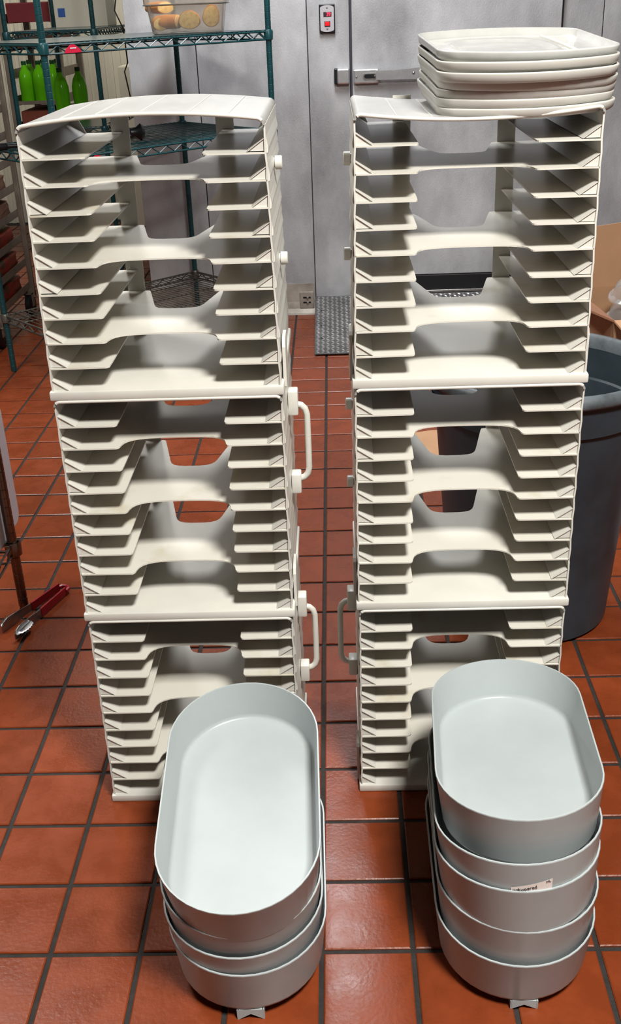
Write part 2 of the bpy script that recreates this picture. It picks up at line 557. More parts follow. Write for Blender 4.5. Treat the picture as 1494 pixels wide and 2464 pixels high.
# ------------------------------------------------------------------ ceiling lights
for k, (lx, ly, sx, sy, watts, colr) in enumerate(LIGHTS):
    t = setp(empty('ceiling_light', (lx, ly, CEIL)), ['flat ceiling light panel above the stacked pans', 'flat ceiling light panel in front of the cooler door',
             'flat ceiling light panel over the storage alcove', 'flat ceiling light panel above the left shelving'][k], 'light', 'ceiling light panels')
    bm = bmesh.new()
    for a in ((-sx / 2 - .03, -sx / 2, -sy / 2 - .03, sy / 2 + .03), (sx / 2, sx / 2 + .03, -sy / 2 - .03, sy / 2 + .03),
              (-sx / 2, sx / 2, -sy / 2 - .03, -sy / 2), (-sx / 2, sx / 2, sy / 2, sy / 2 + .03)):
        box(bm, *a, -0.03, 0)
    obj('frame', bm, M_WHITE, t)
    obj('diffuser', bx(-sx / 2, sx / 2, -sy / 2, sy / 2, -0.012, -0.004), M_LAMP, t)
    ld = bpy.data.lights.new('lamp', 'AREA')
    ld.shape = 'RECTANGLE'
    ld.size, ld.size_y = sx, sy
    ld.energy = watts
    ld.color = colr
    lo = bpy.data.objects.new('lamp', ld)
    COL.objects.link(lo)
    lo.parent = t
    lo.location = (0, 0, -0.016)

# ------------------------------------------------------------------ tray racks (two towers of three stacked units)
UH, UD = 0.4445, 0.345
LV = [0.0145 + 0.0423 * k for k in range(1, 10)]       # shelf heights from the bottom up
FULL = {1, 4, 7}                                        # index from the bottom: shelves that run right across
WX = 0.1955
RM = {}


def rm(key, fn):
    if key not in RM:
        RM[key] = fn()
    return RM[key]


def shelf_side(s):
    def f():
        bm = bmesh.new()
        p = [(WX, 0.0), (0.1, 0.0), (0.0965, 0.0015), (0.094, 0.006), (0.0935, 0.03), (0.0945, UD - 0.002), (WX, UD - 0.002)]
        prism(bm, [(s * u, v) for u, v in p], -0.0013, 0.0013)
        return to_mesh(bm, 'shelf', M_RACKSTAIN)
    return rm(('shelf', s), f)


def shelf_full():
    def f():
        h = [(WX, 0.0), (0.1, 0.0), (0.0965, 0.0015), (0.094, 0.006), (0.0925, 0.015), (0.0895, 0.025), (0.084, 0.033), (0.076, 0.039), (0.065, 0.0435), (0.05, 0.0465), (0.03, 0.048), (0.01, 0.0485)]
        bk_ = [(0.014, 0.2045), (0.028, 0.207), (0.037, 0.2115), (0.043, 0.2195), (0.047, 0.231), (0.0705, 0.335), (0.0735, UD - 0.003), (0.078, UD - 0.002), (WX, UD - 0.002)]
        p = h + [(-u, v) for u, v in h[::-1]] + [(-u, v) for u, v in bk_[::-1]] + bk_
        bm = bmesh.new()
        prism(bm, p, -0.0013, 0.0013)
        return to_mesh(bm, 'shelf', M_RACKSTAIN)
    return rm('shelf_full', f)


def guide(s):
    def f():
        bm = bmesh.new()
        prism(bm, [(s * (WX - 0.001), 0.0013), (s * (WX - 0.029), 0.0013), (s * (WX - 0.001), 0.0195)], 0.0035, UD - 0.012, 'y')
        prism(bm, [(s * (WX - 0.0285), 0.001), (s * (WX - 0.0300), 0.001), (s * (WX - 0.001), 0.0206), (s * (WX - 0.001), 0.0193)], 0.0012, UD - 0.012, 'y')
        return to_mesh(bm, 'corner_guide', M_RACK)
    return rm(('guide', s), f)


def rack_unit(loc, label, tap=0.0, bow=0.0, handles=(), seed=0, group='stacked tray racks'):
    rnd = random.Random(seed)
    t = setp(empty('tray_rack', loc), label, 'rack', group)

    def fz(z):
        return 1 - tap * z / UH

    def base():
        bm = bmesh.new()
        box(bm, -0.2015, 0.2015, -0.005, UD, 0.0, 0.0165, bev=0.003)
        return to_mesh(bm, 'base', M_RACK, True, 40)
    link('base', rm('base', base), t)
    for s in (-1, 1):
        bm = bmesh.new()
        # wall sheet, very slightly bellied between shelves, tapering with the unit
        zs = [0.0165] + [z for k in range(9) for z in (LV[k] - 0.021, LV[k])] + [UH - 0.0095]
        ring = []
        for q, z in enumerate(zs):
            d = 0.0012 if q % 2 else 0.0
            o_ = s * (WX + 0.0012 + d) * fz(z)
            i_ = s * (WX - 0.0016 + d) * fz(z)
            ring.append([(i_, 0.0, z), (o_, 0.0, z), (o_, UD, z), (i_, UD, z)])
        rings_mesh(bm, ring)
        w = obj('side_wall', bm, M_RACK, t)

        def rib():
            bm = bmesh.new()
            prism(bm, [(0, -0.004), (0.0024, -0.002), (0.003, 0.004), (0.0, 0.026)], 0.012, UD - 0.01, 'y')
            return to_mesh(bm, 'outer_rib', M_RACK)
        for k in range(9):
            link('outer_rib', rm('rib', rib), w, (s * (WX + 0.001) * fz(LV[k]), 0, LV[k]), (0, 0, 0), (s, 1, 1))

        def tab():
            bm = bmesh.new()
            prism(bm, [(0.03, 0.0), (0.10, 0.0), (0.10, 0.07), (0.094, 0.08), (0.085, 0.084), (0.045, 0.084), (0.036, 0.08), (0.03, 0.07)], 0.0, 0.0055, 'x')
            return to_mesh(bm, 'locking_tab', M_RACK)
        link('locking_tab', rm('tab', tab), w, (s * (WX + 0.004), 0, 0.004), (0, 0, 0), (s, 1, 1))

        def peg():
            bm = bmesh.new()
            lathe(bm, [(0.0085, 0), (0.0085, 0.004), (0.0115, 0.004), (0.0115, 0.0145), (0.010, 0.016)], 20, cap1=True)
            return to_mesh(bm, 'peg', M_RACK, True, 40)
        pz = (0.357, 0.195)
        for z in pz:
            link('peg', rm('peg', peg), t, (s * (WX + 0.001) * fz(z), 0.165, z), (0, s * PI / 2, 0))
        if s in handles:
            x0 = s * (WX + 0.003)
            pts = [(0.015, 0.366), (0.024, 0.364), (0.031, 0.357), (0.0345, 0.345), (0.035, 0.28), (0.035, 0.236), (0.0325, 0.224), (0.026, 0.216), (0.015, 0.212)]
            nb = bmesh.new()
            tube(nb, [(x0 + s * u, 0.165, v) for u, v in pts], 0.0062, 10)
            hd_ = obj('handle', nb, M_RACK, t, smooth=True, angle=60)
            for z0_, z1_ in ((0.348, 0.396), (0.186, 0.226)):
                mb = bmesh.new()
                a, b = x0, x0 + s * 0.019
                box(mb, min(a, b), max(a, b), 0.150, 0.180, z0_, z1_, bev=0.003)
                obj('handle_mount', mb, M_RACK, hd_, smooth=True)
        # corner guides and back corners
        link('corner_guide', guide(s), t, (0, 0, 0.0152), (0, 0, 0), (fz(0), 1, 1))
        for k in range(9):
            link('corner_guide', guide(s), t, (0, 0, LV[k]), (0, 0, 0), (fz(LV[k]), 1, 1))
        bm = bmesh.new()
        zz = [0.0165] + LV + [UH - 0.005]
        poly = [(WX, zz[0])]
        for a, b in zip(zz[:-1], zz[1:]):
            poly += [(0.163, a), (0.165, a + 0.003), (0.184, b - 0.004), (0.182, b)]
        poly += [(WX, zz[-1])]
        prism(bm, [(s * u * fz(v), v) for u, v in poly], UD - 0.005, UD - 0.0022, 'y')
        obj('back_corner', bm, M_RACK, t)
        bm = bmesh.new()
        prism(bm, [(s * 0.0825 * fz(0), 0.016), (s * 0.1165 * fz(0), 0.016), (s * 0.1165 * fz(UH), UH - 0.004), (s * 0.0825 * fz(UH), UH - 0.004)], UD - 0.0022, UD + 0.0005, 'y')
        obj('back_strip', bm, M_RACK, t)
    for k in range(9):
        z = LV[k]
        if k in FULL:
            link('shelf', shelf_full(), t, (0, 0, z), (0, rnd.uniform(-.004, .004), 0), (fz(z), 1, 1))
        else:
            for s in (-1, 1):
                link('shelf', shelf_side(s), t, (0, 0, z), (rnd.uniform(-.003, .003), s * rnd.uniform(-.002, .012), 0), (fz(z), 1, 1))
    # top sheet: profile with rolled corners, bowed in the middle
    bm = bmesh.new()
    ht = WX * fz(UH) + 0.002
    n = 30
    ny_ = 8
    up, lo_ = [], []
    rc = 0.010
    prof_ = []
    for q in range(9):
        a_ = PI / 2 * q / 8
        prof_.append((-ht + rc - rc * math.cos(a_), -rc + rc * math.sin(a_), math.cos(a_), math.sin(a_)))
    prof_ += [(-ht + rc + (2 * ht - 2 * rc) * q / 24, 0.0, 0.0, 1.0) for q in range(1, 24)]
    prof_ += [(-a_, b_, -c_, d_) for a_, b_, c_, d_ in prof_[8::-1]]
    for x_, dzc, nx_, nz_ in prof_:
        dz = bow * (1 - (x_ / ht) ** 2)
        up.append((x_, UH + dz + dzc))
        lo_.append((x_ + nx_ * 0.0034, UH + dz + dzc - nz_ * 0.0036))
    rings = []
    for j in range(ny_ + 1):
        y_ = UD * j / ny_
        lip = 0.0
        rings.append([(u, y_ - (0.004 if j == 0 else 0), v + lip) for u, v in up] + [(u, y_ - (0.004 if j == 0 else 0), v + lip) for u, v in lo_[::-1]])
    rings_mesh(bm, rings)
    tp = obj('top', bm, M_TOP, t, smooth=True, angle=35)
    # front bead of the top sheet and faint moulded ridges
    bm = bmesh.new()
    tube(bm, [(u * 0.99, -0.003, v - 0.0012) for u, v in up[4:-4]], 0.0030, 8)
    obj('front_bead', bm, M_RACK, tp, smooth=True, angle=60)
    for xr in (-0.125, -0.07, 0.0, 0.075, 0.135):
        bm = bmesh.new()
        zz_ = UH + bow * (1 - (xr / ht) ** 2)
        tube(bm, [(xr, 0.02, zz_), (xr * 1.02, UD - 0.02, zz_)], 0.0012, 6)
        obj('moulded_ridge', bm, M_RACK, tp)
    return t


LT = (-0.2405, 0.391)
RT = (0.2785, 0.410)
rack_unit((LT[0], LT[1], 0.0), 'bottom tray rack of the left tower, behind the tilted pan stack', 0.008, 0, (1,), 1)
rack_unit((LT[0], LT[1], 0.4455), 'middle tray rack of the left tower with a handle on its right', 0.0, 0, (1,), 2)
rack_unit((LT[0], LT[1], 0.891), 'top tray rack of the left tower, bowed top bare', 0.030, 0.013, (), 3)
rack_unit((RT[0], RT[1], 0.0), 'bottom tray rack of the right tower with a handle on its left', 0.008, 0, (-1,), 4)
rack_unit((RT[0], RT[1], 0.4455), 'middle tray rack of the right tower, beside the charcoal bin', 0.0, 0, (), 5)
rack_unit((RT[0], RT[1], 0.891), 'top tray rack of the right tower, carrying a pile of trays', 0.030, -0.013, (), 6)

# ------------------------------------------------------------------ oval pans
PL, PW, PH = 0.492, 0.268, 0.095


def stadium(d, z, n=22):
    r = PW / 2 - d
    h = PL / 2 - PW / 2
    out = []
    for k in range(n + 1):
        a = PI * k / n
        out.append((r * math.cos(a), h + r * math.sin(a), z))
    for k in range(n + 1):
        a = PI + PI * k / n
        out.append((r * math.cos(a), -h + r * math.sin(a), z))
    return out


def pan_mesh():
    bm = bmesh.new()
    tp = 0.0105
    prof = [(tp + 0.010, 0.0), (tp + 0.004, 0.0012), (tp + 0.001, 0.0045), (tp * 0.92, 0.010), (0.0006, PH - 0.003), (0.0, PH - 0.0014), (0.0006, PH), (0.0030, PH), (0.0036, PH - 0.0012)]
    prof += [(0.0036 + tp * 0.80, 0.0255), (tp + 0.0035, 0.0195), (tp + 0.007, 0.0170), (tp + 0.014, 0.0160)]
    rings_mesh(bm, [stadium(d, z) for d, z in prof])
    return to_mesh(bm, 'shell', M_PAN, True, 50)


PANM = pan_mesh()


def foot_mesh(h):
    bm = bmesh.new()
    prism(bm, [(-0.021, 0.002), (0.021, 0.002), (0.0225, -h), (0.0205, -h), (0.001, -h * 0.42), (-0.001, -h * 0.42), (-0.0205, -h), (-0.0225, -h)], -0.002, 0.002, 'y')
    box(bm, -0.0225, -0.0195, -0.002, 0.030, -h, 0.002)
    box(bm, 0.0195, 0.0225, -0.002, 0.030, -h, 0.002)
    return to_mesh(bm, 'foot', M_PAN)


def pan(pose, label, group, foot=None):
    x, y, z, yaw, pit, rol = pose
    R = Matrix.Rotation(yaw, 3, 'Z') @ Matrix.Rotation(pit, 3, 'X') @ Matrix.Rotation(rol, 3, 'Y')
    base = Vector((x, y, z)) + R @ Vector((0, 0, -PH))
    t = setp(empty('oval_pan', base, R.to_euler()), label, 'pan', group)
    link('shell', PANM, t)
    if foot:
        fm = foot_mesh(foot)
        link('foot', fm, t, (0.004, -0.232, 0.0))
        link('foot', fm, t, (0.0, 0.226, 0.0), (0, 0, PI))
    return t


GL, GR = 'oval pans stacked on the left', 'oval pans stacked on the right'
pan((-0.1242, 0.0999, 0.1160, 0.0194, 0.0034, -0.0105), 'lowest grey oval pan of the left stack, standing on the tiles', GL, 0.0205)
pan((-0.1300, 0.0982, 0.1670, 0.0341, 0.0447, -0.0128), 'second grey oval pan from the floor in the left stack', GL)
pan((-0.1316, 0.0960, 0.2255, 0.0456, 0.0948, -0.0113), 'third grey oval pan from the floor in the left stack', GL)
pan((-0.128, 0.0745, 0.3110, 0.026, 0.147, -0.028), 'empty top oval pan of the left stack, tipped towards the viewer', GL)
pan((0.3308, 0.1143, 0.1120, -0.0112, 0.0007, 0.0001), 'lowest grey oval pan of the right stack, standing on the tiles', GR, 0.0165)
pan((0.3330, 0.1175, 0.1735, -0.0241, -0.04, -0.0007), 'second grey oval pan from the floor in the right stack', GR)
pan((0.3300, 0.1160, 0.2472, -0.0408, -0.0952, -0.0471), 'middle oval pan of the right stack, rim just below the paper label', GR)
pR2 = (0.3310, 0.1200, 0.2895, -0.049, -0.1278, -0.0543)
p2 = pan(pR2, 'oval pan under the top one in the right stack, paper label on its side', GR)
pan((0.335, 0.143, 0.3640, -0.064, -0.095, -0.045), 'empty top oval pan of the right stack, five pans high', GR)

# paper sticker on the side of the second pan from the top (curved with the pan wall)
bm = bmesh.new()
NST = 12
a0, a1 = math.radians(-101), math.radians(-73)


def on_pan(a, z, off=0.0006):
    d = 0.0105 * 0.92 * (1 - (z - 0.010) / (PH - 0.013))
    r = PW / 2 - d + off
    return (r * math.cos(a), -(PL / 2 - PW / 2) + r * math.sin(a), z)


lo_, hi_ = [], []
for k in range(NST + 1):
    f = k / NST
    a = a0 + (a1 - a0) * f
    lo_.append(bm.verts.new(on_pan(a, 0.033 + 0.004 * f)))
    hi_.append(bm.verts.new(on_pan(a, 0.0505 + 0.0135 * f)))
for k in range(NST):
    bm.faces.new((lo_[k], lo_[k + 1], hi_[k + 1], hi_[k]))
stk = obj('label_sticker', bm, M_STICK, p2)
for body, fa, zz, sz in (('Lopered', 0.40, 0.0490, 0.0085), ('mok:', 0.14, 0.0465, 0.007), ('ML', 0.90, 0.0592, 0.006)):
    a = a0 + (a1 - a0) * fa
    px, py, pz_ = on_pan(a, zz, 0.0012)
    text_mesh('print', body, sz, M_INK, stk, (px, py, pz_), (PI / 2, -0.2, a + PI / 2), 0.0001)

# ------------------------------------------------------------------ trays on top of the right tower
TW, TD, TBOW, TR = 0.282, 0.282, 0.050, 0.024


def tray_ring(d, z, n=7, ne=10):
    pts = []
    W, D, r = TW, TD, TR
    cs = ((1, 1, 0), (-1, 1, 90), (-1, -1, 180), (1, -1, 270))
    for q, (sx, sy, a0) in enumerate(cs):
        for k in range(n + 1):
            a = math.radians(a0 + 90 * k / n)
            pts.append([sx * (W / 2 - r) + r * math.cos(a), sy * (D / 2 - r) + r * math.sin(a)])
        if q in (0, 2):
            xa, xb = sx * (W / 2 - r), -sx * (W / 2 - r)
            for k in range(1, ne):
                pts.append([xa + (xb - xa) * k / ne, sy * D / 2])
        else:
            ya, yb = sy * (D / 2 - r), -sy * (D / 2 - r)
            for k in range(1, ne):
                pts.append([sx * W / 2, ya + (yb - ya) * k / ne])
    out = []
    for u, v in pts:
        v2 = v + (1 if v > 0 else -1) * TBOW * (1 - (u / (W / 2)) ** 2) * min(1, abs(v) / (D / 2))
        L = math.hypot(u, v2)
        k = max(0.0, 1 - d / L)
        out.append((u * k, v2 * k, z))
    return out


def oval_like(ring, a, b, cx, cy, z):
    out = []
    for u, v, w in ring:
        t_ = math.atan2(v / 0.17, u / 0.137)
        c, s = math.cos(t_), math.sin(t_)
        p = 3.2
        q = (abs(c) ** p + abs(s) ** p) ** (-1 / p)
        out.append((cx + a * q * c, cy + b * q * s, z))
    return out


def tray_mesh():
    bm = bmesh.new()
    prof = [(0.016, 0.0), (0.006, 0.0008), (0.0025, 0.004), (0.0, 0.0135), (0.0003, 0.0152), (0.0015, 0.0160), (0.0035, 0.0158), (0.0045, 0.0150), (0.010, 0.0052), (0.014, 0.0042)]
    rr_ = [tray_ring(d, z) for d, z in prof]
    base = rr_[-1]
    rings_mesh(bm, rr_, cap1=False)
    rings_mesh(bm, [base, oval_like(base, 0.088, 0.118, -0.016, 0, 0.0042), oval_like(base, 0.084, 0.114, -0.016, 0, 0.0058), oval_like(base, 0.080, 0.110, -0.016, 0, 0.0052),
                    oval_like(base, 0.071, 0.101, -0.016, 0, 0.0012), oval_like(base, 0.060, 0.090, -0.016, 0, 0.0010)], cap0=False)
    bmesh.ops.remove_doubles(bm, verts=bm.verts, dist=0.00005)
    return to_mesh(bm, 'tray_body', M_TRAY, True, 50)


TRM = tray_mesh()


def divider_mesh():
    bm = bmesh.new()
    tube(bm, [(0.080, 0.14, 0.0022), (0.083, 0.06, 0.0030), (0.084, 0.0, 0.0030), (0.083, -0.06, 0.0030), (0.080, -0.14, 0.0022)], 0.0050, 10)
    return to_mesh(bm, 'divider', M_TRAY, True, 60)


DIV = divider_mesh()
TRAYS = [  # x, y, rim z, yaw, pitch, roll from the top tray down
    (0.3519, 0.5825, 1.4256, 0.0494, 0.0600, 0.004), (0.3510, 0.5726, 1.4110, 0.0442, 0.0500, -0.006), (0.3505, 0.5694, 1.3965, 0.047, 0.0530, -0.006),
    (0.3540, 0.5824, 1.3835, 0.0372, 0.0540, 0.007), (0.3538, 0.5888, 1.3705, 0.0354, 0.0520, -0.008), (0.3515, 0.5911, 1.3570, 0.0439, 0.0480, -0.008), (0.3560, 0.5912, 1.3435, 0.0268, 0.0460, -0.012)]
TL = ['wet top tray of the pile on the right tower, oval well facing up', 'second tray from the top of the pile on the right tower', 'third tray from the top of the pile on the right tower',
      'fourth tray of seven in the pile, its left corner jutting out', 'fifth tray from the top of the pile on the right tower', 'second tray from the bottom of the pile on the right tower', 'lowest tray of the pile, resting on the right tower top']
for k, (x, y, z, yaw, pit, rol) in enumerate(TRAYS):
    R = Matrix.Rotation(yaw, 3, 'Z') @ Matrix.Rotation(pit, 3, 'X') @ Matrix.Rotation(rol, 3, 'Y')
    t = setp(empty('meal_tray', Vector((x, y, z)) + R @ Vector((0, 0, -0.016)), R.to_euler()), TL[k], 'tray', 'trays piled on the right tower')
    me = TRM
    if k == 0:
        me = TRM.copy()
        me.materials.clear()
        me.materials.append(M_TRAYWET)
    link('tray_body', me, t)
    if k == 0:
        link('divider', DIV, t)


# ------------------------------------------------------------------ wire shelving
def post_mesh(h, r, mat_, ring=True):
    bm = bmesh.new()
    prof = [(r * 0.9, 0.0), (r, 0.004)]
    z = 0.03
    while ring and z < h - 0.02:
        prof += [(r, z - 0.0015), (r * 0.93, z - 0.0006), (r * 0.93, z + 0.0006), (r, z + 0.0015)]
        z += 0.0254
    prof += [(r, h - 0.004), (r * 0.8, h)]
    lathe(bm, prof, 14, cap0=True, cap1=True)
    return to_mesh(bm, 'post', mat_, True, 30)


def wire_shelf(parent, L, D, z, mt, mdeck, spacing=0.0254, solid=False, zig=0.072, inset=0.02):
    H = 0.030
    sh = empty('shelf', (0, 0, z))
    sh.parent = parent
    fr = bmesh.new()
    c = [(inset, 0), (L - inset, 0), (L, inset), (L, D - inset), (L - inset, D), (inset, D), (0, D - inset), (0, inset)]
    for a, b in ((c[0], c[1]), (c[2], c[3]), (c[4], c[5]), (c[6], c[7])):
        tube(fr, [(a[0], a[1], 0), (b[0], b[1], 0)], 0.0042, 6)
        tube(fr, [(a[0], a[1], -H), (b[0], b[1], -H)], 0.0042, 6)
        ln = math.hypot(b[0] - a[0], b[1] - a[1])
        n = max(2, int(ln / zig))
        pts = []
        for i in range(2 * n + 1):
            f = i / (2 * n)
            pts.append((a[0] + (b[0] - a[0]) * f, a[1] + (b[1] - a[1]) * f, -H + 0.003 if i % 2 == 0 else -0.004))
        tube(fr, pts, 0.0032, 5)
    obj('truss_frame', fr, mt, sh)
    dk = bmesh.new()
    n = int(L / spacing)
    for i in range(1, n):
        xx = L * i / n
        tube(dk, [(xx, 0, 0.003), (xx, D, 0.003)], 0.0021, 5)
    for f in (0.25, 0.5, 0.75):
        tube(dk, [(0, D * f, -0.002), (L, D * f, -0.002)], 0.003, 5)
    setp(obj('wire_deck', dk, mdeck, sh), kind='stuff')
    if solid:
        obj('shelf_mat', bx(0.012, L - 0.012, 0.012, D - 0.012, 0.0055, 0.0075), M_GREENMAT, sh)
    cm = bmesh.new()
    lathe(cm, [(0.0135, -0.034), (0.0185, -0.030), (0.0205, 0.0), (0.0165, 0.008), (0.0135, 0.009)], 14)
    cme = to_mesh(cm, 'collar', mt, True, 40)
    for px, py in ((0, 0), (L, 0), (L, D), (0, D)):
        link('collar', cme, sh, (px, py, 0))
    return sh


# green rack standing at an angle in front of the cooler wall
GA = (-0.985, 2.800)
ang = math.atan2(0.75, 0.785)
GLN, GDP = 1.075, 0.670
g1 = setp(empty('wire_shelving', (GA[0], GA[1], 0), (0, 0, ang)), 'dark green wire shelving rack holding the bread tub', 'shelving', 'green wire shelving')
pm = post_mesh(1.88, 0.0127, M_GREEN)
for px, py in ((0, 0), (GLN, 0), (GLN, GDP), (0, GDP)):
    link('post', pm, g1, (px, py, 0))
wire_shelf(g1, GLN, GDP, 1.379, M_GREEN, M_GREEN, solid=True)
wire_shelf(g1, GLN, GDP, 0.985, M_GREEN, M_GREEN)
wire_shelf(g1, GLN, GDP, 0.262, M_WIRE, M_WIRE)
# red maker's tags hanging in the front truss of two shelves
for u, z in ((0.118, 1.379), (0.165, 0.985)):
    bm = bmesh.new()
    prism(bm, [(-0.036, -0.030), (0.036, -0.030), (0.030, -0.018), (0.008, -0.002), (-0.008, -0.002), (-0.030, -0.018)], -0.006, -0.0035, 'y')
    tg = obj('shelf_tag', bm, M_REDTAG, g1, (u, -0.002, z))
    obj('print', bx(-0.012, 0.014, -0.0066, -0.006, -0.016, -0.012), M_WHITE, tg)

# second green rack, further back in the alcove
g2 = setp(empty('wire_shelving', (-1.615, 4.56, 0)), 'green wire shelving rack far back beside the cooler corner', 'shelving', 'green wire shelving')
for px, py in ((0, 0), (0.455, 0), (0.455, 1.05), (0, 1.05)):
    link('post', pm, g2, (px, py, 0))
wire_shelf(g2, 0.455, 1.05, 1.392, M_GREEN, M_GREEN, solid=True)
wire_shelf(g2, 0.455, 1.05, 0.92, M_GREEN, M_GREEN, solid=True)
wire_shelf(g2, 0.455, 1.05, 0.20, M_GREEN, M_GREEN)


# aluminium sheet pan racks
def pan_rack(loc, W, D, H, label, pitch=0.125, z0=0.19, group='aluminium pan racks', ps=0.0125, rh=0.038):
    t = setp(empty('pan_rack', loc), label, 'rack', group)
    pmesh = to_mesh(bx(-ps, ps, -ps, ps, 0.10, H, bev=0.002), 'post', M_ALU)
    for px in (0.0125, W - 0.0125):
        for py in (0.0125, D - 0.0125):
            link('post', pmesh, t, (px + (ps - 0.0125) * (1 if px < W / 2 else -1), py, 0))
    bm = bmesh.new()
    box(bm, 0, 0.0025, 0, D, 0, rh)
    box(bm, 0, 0.030, 0, D, 0, 0.0025)
    rme = to_mesh(bm, 'runner', M_ALU)
    z = z0
    while z < H - 0.05:
        link('runner', rme, t, (0.025, 0, z))
        link('runner', rme, t, (W - 0.025, D, z), (0, 0, PI))
        z += pitch
    bm = bmesh.new()
    for zz in (0.11, H - 0.03):
        box(bm, 0, W, 0, 0.025, zz, zz + 0.025)
        box(bm, 0, W, D - 0.025, D, zz, zz + 0.025)
    obj('cross_bar', bm, M_ALU, t)

    def wheel():
        bm = bmesh.new()
        lathe(bm, [(0.012, -0.016), (0.055, -0.016), (0.0625, -0.010), (0.0625, 0.010), (0.055, 0.016), (0.012, 0.016)], 24, cap0=True, cap1=True)
        return to_mesh(bm, 'wheel', M_BLACK, True, 40)
    for px in (0.03, W - 0.03):
        for py in (0.03, D - 0.03):
            bm = bmesh.new()
            box(bm, -0.02, -0.0175, -0.022, 0.022, 0.055, 0.125)
            box(bm, 0.0175, 0.02, -0.022, 0.022, 0.055, 0.125)
            box(bm, -0.02, 0.02, -0.022, 0.022, 0.12, 0.125)
            ca = obj('caster', bm, M_ALU, t, (px, py, -0.0))
            link('wheel', rm('wheel', wheel), ca, (0, 0.0, 0.0625), (0, PI / 2, 0))
    return t


S1 = (-2.10, 3.63)
pan_rack((S1[0], S1[1], 0), 0.52, 0.64, 1.78, 'tall aluminium pan rack on casters at the left edge, loaded with bags', 0.128, 0.145)
S2 = (-2.02, 5.85)
pan_rack((S2[0], S2[1], 0), 0.37, 0.60, 1.72, 'aluminium pan rack deep in the alcove holding green bottles', 0.16, 0.145, ps=0.020, rh=0.055)


def soft_block(name, loc, size, material, label, cat, group=None, rot=0, bulge=0.18, parent=None, n=6):
    bm = bmesh.new()
    box(bm, -size[0] / 2, size[0] / 2, -size[1] / 2, size[1] / 2, 0, size[2])
    bmesh.ops.subdivide_edges(bm, edges=bm.edges[:], cuts=n, use_grid_fill=True)
    rr = random.Random(sum(ord(c) for c in label))
    for v in bm.verts:
        q = Vector((v.co.x / (size[0] / 2), v.co.y / (size[1] / 2), (v.co.z - size[2] / 2) / (size[2] / 2)))
        edge = sum(1 for k in q if abs(k) > 0.98)
        if edge >= 2:
            f = 0.90 if edge == 2 else 0.80
            v.co = Vector((v.co.x * f, v.co.y * f, size[2] / 2 + (v.co.z - size[2] / 2) * f))
        v.co += Vector((rr.uniform(-1, 1), rr.uniform(-1, 1), rr.uniform(-0.4, 0.6))) * 0.006
        v.co.z = max(0, v.co.z)
    o = obj(name, bm, material, None, loc, (0, 0, rot), True, 70)
    return setp(o, label, cat, group)


LABS = ['crumpled red patterned bag on the lowest runners of the left pan rack', 'red and brown bag on the second runners of the left pan rack', 'patterned bag on the third runners of the left pan rack',
        'dark red bag in the middle of the left pan rack', 'brown bag high in the left pan rack']
for k, zz in enumerate((0.150, 0.278, 0.406, 0.534, 0.662)):
    soft_block('snack_bag', (S1[0] + 0.26, S1[1] + 0.34, zz), (0.43, 0.56, 0.095), [M_BAG, M_BAG, M_BAG, M_BOXBR, M_BOXBR][k], LABS[k], 'bag', 'bags in the left pan rack')


def carton(loc, size, material, label, rot=0, group=None, tape=None):
    t = setp(empty('carton', loc, (0, 0, rot)), label, 'box', group)
    a, b, c = size
    obj('body', bx(-a / 2, a / 2, -b / 2, b / 2, 0, c, bev=0.003), material, t)
    obj('flap', bx(-a / 2 + .002, -0.0015, -b / 2 + .002, b / 2 - .002, c - 0.001, c + 0.003), material, t)
    obj('flap', bx(0.0015, a / 2 - .002, -b / 2 + .002, b / 2 - .002, c - 0.001, c + 0.003), material, t)
    if tape:
        obj('tape', bx(*tape), M_BLUE, t)
    return t


def rz(k, z0=0.145, p=0.16):
    return z0 + p * k + 0.003


cx2 = S2[0] + 0.185
cy2 = S2[1] + 0.30
carton((cx2, cy2, rz(3)), (0.28, 0.5, 0.12), M_BOXBR, 'brown carton two levels below the green bottles', 0, 'cartons in the alcove rack')
carton((cx2, cy2, rz(4)), (0.28, 0.5, 0.115), M_BOXRED, 'rust brown carton just below the green bottles', 0, 'cartons in the alcove rack')
carton((cx2, cy2, rz(8)), (0.28, 0.5, 0.11), M_MAROON, 'maroon carton near the top of the alcove rack', 0, 'cartons in the alcove rack')
carton((cx2, cy2 + 0.06, rz(7)), (0.28, 0.36, 0.10), M_BOXBR, 'brown carton right under the maroon carton', 0, 'cartons in the alcove rack')
carton((cx2, cy2, rz(2)), (0.28, 0.5, 0.11), M_BOXBR, 'brown carton low in the alcove rack', 0, 'cartons in the alcove rack')
sp = setp(empty('sheet_pan', (cx2, cy2, rz(5) - 0.0005)), 'aluminium sheet pan under the green bottles', 'pan')
bm = bmesh.new()
box(bm, -0.145, 0.145, -0.27, 0.27, 0, 0.002)
for q in ((-0.145, -0.143, -0.27, 0.27), (0.143, 0.145, -0.27, 0.27), (-0.145, 0.145, -0.27, -0.268), (-0.145, 0.145, 0.268, 0.27)):
    box(bm, *q, 0, 0.022)
obj('dish', bm, M_ALU, sp)
carton((-1.36, 5.35, 1.3995), (0.30, 0.26, 0.20), M_CREAM, 'cream carton with a blue tape patch on the far green shelf', 0, None, (-0.128, -0.088, -0.1318, -0.1295, 0.055, 0.100))
carton((-1.22, 6.72, 0.0), (0.42, 0.40, 1.12), M_CREAM, 'tall cream carton standing by the ribbed wall', 0, None)


